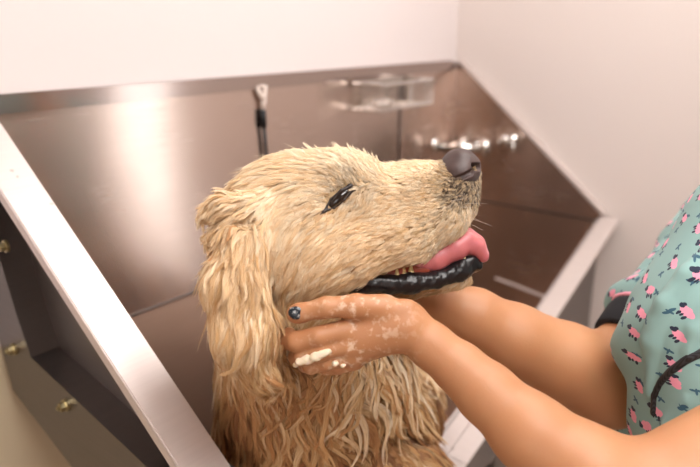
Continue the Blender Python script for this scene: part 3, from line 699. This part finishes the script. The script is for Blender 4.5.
def nearw(uv, r=0): return near_w(sf, uv, -400, 500, 2, r)
VS, QS = surface(sf, .005)
NS = grad(sf, VS)
W_ = to_world(VS); cw = to_world(PW(0, 0, 0)); dx = W_-cw
fs, ss = dx @ (-Rv), dx @ np.array([math.cos(th), math.sin(th), 0]); ang = np.arctan2(ss, fs)
fold = np.maximum(0, np.sin(ang*7+W_[:, 2]*9+1.2*np.sin(W_[:, 2]*11)))**2*.014+np.sin(ang*13-W_[:, 2]*17)*.003
fold += snoise(VS, 9, 3)[:, 0]*.006
VS2 = VS+NS*fold[:, None]*np.clip((1.22-W_[:, 2])/.1+.3, .3, 1)[:, None]
UVS = np.stack([ang*.15, W_[:, 2]+0*ang], 1)
k = NT('scrub_print'); uvn = k.mapped((1, 1, 1), 'UV')
def motif(scale, seed_off):
    vo = k.t.nodes.new('ShaderNodeTexVoronoi'); vo.voronoi_dimensions = '2D'; vo.inputs['Scale'].default_value = scale; vo.inputs['Randomness'].default_value = .55
    ad = k.t.nodes.new('ShaderNodeVectorMath'); ad.operation = 'ADD'; k.t.links.new(uvn, ad.inputs[0]); ad.inputs[1].default_value = seed_off
    k.t.links.new(ad.outputs[0], vo.inputs['Vector'])
    sb = k.t.nodes.new('ShaderNodeVectorMath'); sb.operation = 'SUBTRACT'; k.t.links.new(ad.outputs[0], sb.inputs[0]); k.t.links.new(vo.outputs['Position'], sb.inputs[1])
    sc_ = k.t.nodes.new('ShaderNodeVectorMath'); sc_.operation = 'SCALE'; k.t.links.new(sb.outputs[0], sc_.inputs[0]); sc_.inputs['Scale'].default_value = 600   # millimetres
    sx = k.t.nodes.new('ShaderNodeSeparateColor'); k.t.links.new(vo.outputs['Color'], sx.inputs[0])
    ro = k.t.nodes.new('ShaderNodeVectorRotate'); ro.rotation_type = 'Z_AXIS'; k.t.links.new(sc_.outputs[0], ro.inputs['Vector'])
    k.t.links.new(k.math('SUBTRACT', k.math('MULTIPLY', sx.outputs[0], 2.4), 1.2), ro.inputs['Angle'])
    xy = k.t.nodes.new('ShaderNodeSeparateXYZ'); k.t.links.new(ro.outputs[0], xy.inputs[0]); return xy.outputs[0], xy.outputs[1], sx
def blob(x, y, cx, cy, rx, ry):
    a_ = k.math('POWER', k.math('DIVIDE', k.math('SUBTRACT', x, cx), rx), 2); b_ = k.math('POWER', k.math('DIVIDE', k.math('SUBTRACT', y, cy), ry), 2)
    return k.math('LESS_THAN', k.math('ADD', a_, b_), 1.0)
def any_(*l):
    o = l[0]
    for q in l[1:]: o = k.math('MAXIMUM', o, q)
    return o
x_, y_, _ = motif(36, (0, 0, 0))
pink = any_(blob(x_, y_, 0, 0, 3.0, 2.2), blob(x_, y_, -1.9, .7, 1.7, 1.7), blob(x_, y_, 1.9, .6, 1.8, 1.8), blob(x_, y_, .3, 1.5, 1.8, 1.5))
navy = any_(blob(x_, y_, 3.9, .9, 1.5, 1.2), blob(x_, y_, 3.6, 2.2, .9, 1.0), blob(x_, y_, -1.5, -2.9, .7, 1.5), blob(x_, y_, 1.6, -2.9, .7, 1.5), blob(x_, y_, .2, -2.5, .5, 1.2))
x2, y2, _ = motif(42, (.37, .21, 0))
twig = any_(blob(x2, y2, 0, 0, .5, 2.0), blob(x2, y2, 1.1, .5, 1.3, .7), blob(x2, y2, -1.1, .9, 1.3, .7))
cb = k.mix(k.noise(5, 2), srgb(142, 178, 174), srgb(130, 166, 163))
cb = k.mix(twig, cb, srgb(52, 92, 112)); cb = k.mix(pink, cb, srgb(240, 158, 182)); cb = k.mix(navy, cb, srgb(30, 40, 62))
k.p(Base_Color=cb, Roughness=.85, Sheen_Weight=.1).bump(k.noise(700, 2), .1, .0005); m_scrub = k.m
shirt = mesh_np('scrub_top', VS2, QS, m_scrub, person, uv=UVS)
m_cuff = plain('black_cuff_knit', srgb(20, 22, 28), .8); m_pipe = plain('pink_piping', srgb(244, 170, 190), .6)
for S_, E_, dt in ((SHF, ELF, .10), (SHN, ELN, -.24)):
    q = lambda t: Vector(to_world(S_+(E_-S_)*(t+dt)))
    bm = bmesh.new(); tube(bm, [q(.56), q(.60), q(.70), q(.715), q(.715), q(.60)], [.0600, .0615, .0590, .0575, .053, .052], 40); obj_bm('cuff', bm, m_cuff, shirt, True)
    bm = bmesh.new(); tube(bm, [q(.555), q(.565), q(.575)], [.0615, .0635, .0615], 40); obj_bm('piping', bm, m_pipe, shirt, True)
# zip pocket
k = NT('zip_black'); wv = k.t.nodes.new('ShaderNodeTexWave'); wv.inputs['Scale'].default_value = 260; k.t.links.new(k.mapped((1, 1, 1)), wv.inputs['Vector'])
k.p(Base_Color=k.mix(wv.outputs['Fac'], srgb(16, 17, 20), srgb(52, 54, 60)), Roughness=.4).bump(wv.outputs['Fac'], .1, .0002); m_zip = k.m
from mathutils.bvhtree import BVHTree
tre = BVHTree.FromPolygons([tuple(x) for x in VS2], [tuple(x) for x in QS])
zp = []
zx = np.array([(722, 343), (700, 353), (684, 361), (670, 371), (660, 382), (654.5, 395), (653, 412)], float); zt = np.linspace(0, 6, 26)
for (u, v) in zip(np.interp(zt, range(7), zx[:, 0]), np.interp(zt, range(7), zx[:, 1])):
    dr = Vector(Cm(u, v, 0)).normalized(); h = tre.ray_cast(Vector((0, 0, 0)), dr)
    if h[0] is not None: zp.append((np.array(h[0]), np.array(h[1])*(-1 if Vector(h[1]).dot(dr) > 0 else 1)))
print('zip pts', [tuple(np.round(a, 3)) for a, _ in zp])
f = Field()
for (a, na), (b, nb) in zip(zp[:-1], zp[1:]): f.cone_m(a-na*.002, b-nb*.002, .0046, .0046, 0)
if len(zp) > 1: v, q_ = surface(f, .0012); mesh_np('pocket_zip', v, q_, m_zip, shirt)
# hair, trousers, shoes
k = NT('brown_hair'); k.p(Base_Color=k.mix(k.noise(1, 3, k.mapped((200, 200, 8))), srgb(58, 38, 28), srgb(84, 56, 40)), Roughness=.45); m_hair = k.m
f = Field(); f.ell_m(hd+AXU*.03-AXF*.016, (.098, .086, .102), PR); f.cone_m(hd-AXF*.10+AXU*.03, hd-AXF*.13-AXU*.14, .035, .02, .02); f.ell_m(hd+AXF*.075-AXU*.03, (.06, .075, .085), PR, .01, cut=True)
v, q_ = surface(f, .004); mesh_np('hair', v, q_, m_hair, person)
m_ew = plain('eye_white', srgb(232, 226, 220), .2); m_mou = plain('mouth_rose', srgb(176, 92, 86), .45)
for s in (-1, 1):
    f = Field(); f.ell_m(hd+AXF*.080+AXS*.031*s+AXU*.012, (.011, .0135, .0075), PR); v, q_ = surface(f, .0015); e_ = mesh_np('eye', v, q_, m_ew, person)
    f = Field(); f.ell_m(hd+AXF*.0895+AXS*.031*s+AXU*.0115, (.0022, .0052, .0052), PR); v, q_ = surface(f, .001); mesh_np('iris', v, q_, m_eye, e_)
    f = Field(); f.cone_m(hd+AXF*.092+AXS*.017*s+AXU*.035, hd+AXF*.080+AXS*.048*s+AXU*.033, .003, .002, 0); v, q_ = surface(f, .001); mesh_np('eyebrow', v, q_, m_hair, person)
f = Field(); f.ell_m(hd+AXF*.095-AXU*.052, (.006, .019, .0055), PR); v, q_ = surface(f, .0015); mesh_np('lips', v, q_, m_mou, person)
m_tro = plain('navy_trousers', srgb(44, 52, 66), .8); m_shoe = plain('white_clog', srgb(225, 222, 216), .5)
f = Field(); f.ell_m(PW(0, 0, .78), (.125, .175, .11), PR)
for s in (-1, 1):
    f.cone_m(PW(0, .085*s, .74), PW(.01, .09*s, .42), .088, .065, .03); f.cone_m(PW(.01, .09*s, .42), PW(-.01, .09*s, .10), .065, .055, .02)
v, q_ = surface(f, .006); mesh_np('trousers', v, q_, m_tro, person)
for s in (-1, 1):
    f = Field(); f.ell_m(PW(.05, .09*s, .045), (.13, .048, .044), PR); f.ell_m(PW(-.03, .09*s, .06), (.055, .04, .05), PR, .02); v, q_ = surface(f, .004); mesh_np('shoe', v, q_, m_shoe, person)
# foam
k = NT('soap_foam'); k.p(Base_Color=srgb(238, 222, 196), Roughness=.5, Subsurface_Weight=.2, Subsurface_Scale=.003).bump(k.noise(300, 4), .5, .001); m_foam = k.m
f = Field()
for (u, v, r) in ((300, 361, 5), (308, 359, 6.5), (316, 356, 6), (323, 353, 5), (328, 351, 3.5), (296, 364, 3.5), (335, 363, 3.5), (343, 365, 3)):
    w = near_w(bodyf, (u, v), -140, 100, .5); f.ell((u, v, w-.3), (r, r*.8, 3), 10, 3)
v, q_ = surface(f, .0009); v = v+snoise(v, 500, 7)*.0004
tag(mesh_np('soap_foam', v, q_, m_foam, None), 'dab of cream soap foam on the fingers under the dog\'s ear', 'foam', kind='stuff')


# ------------------------------------------------------------------ lights
def ceiling_light(loc, sx, sy, power, label, col=(1, .96, .93)):
    t = empty('ceiling_light', loc, label, 'light', 'square ceiling lights out of the picture')
    bm = bmesh.new(); x, y, z = loc
    box(bm, (x-sx/2-.02, y-sy/2-.02, z-.03), (x+sx/2+.02, y+sy/2+.02, z), .004); obj_bm('frame', bm, m_white, t)
    k = NT('lamp_diffuser'); k.p(Base_Color=(1, 1, 1, 1), Emission_Color=col+(1,), Emission_Strength=power)
    bm = bmesh.new(); box(bm, (x-sx/2, y-sy/2, z-.036), (x+sx/2, y+sy/2, z-.031)); obj_bm('diffuser', bm, k.m, t)
ceiling_light((.15, -.55, 2.595), .9, .9, 12, 'large square ceiling light above the groomer')
ceiling_light((1.15, .1, 2.595), .5, .9, 11, 'ceiling light over the tub')
# daylight window in the left wall, behind the viewer
bm = bmesh.new(); box(bm, (XL, -1.5, 1.0), (XL+.02, -.3, 2.2)); 
k = NT('daylight_pane'); k.p(Base_Color=(.8, .9, 1, 1), Emission_Color=(1, .96, .92, 1), Emission_Strength=2.2)
tag(obj_bm('window_1', bm, k.m), kind='structure')
bm = bmesh.new(); box(bm, (XB-.02, -.82, .55), (XB, -.42, 2.2))  # added glow panel out of view, gives the bright streak on the steel
k = NT('added_panel_glow'); k.p(Base_Color=(.8, .9, 1, 1), Emission_Color=(1, .97, .95, 1), Emission_Strength=2.2)
tag(obj_bm('added_streak_panel', bm, k.m), kind='structure')
w = bpy.data.worlds.new('World'); bpy.context.scene.world = w; w.use_nodes = True
w.node_tree.nodes['Background'].inputs[0].default_value = (1, .97, .95, 1); w.node_tree.nodes['Background'].inputs[1].default_value = .12
vs = bpy.context.scene.view_settings; vs.view_transform = 'Standard'; vs.look = 'None'; vs.gamma = 1; vs.use_curve_mapping = False; vs.exposure = 0.18
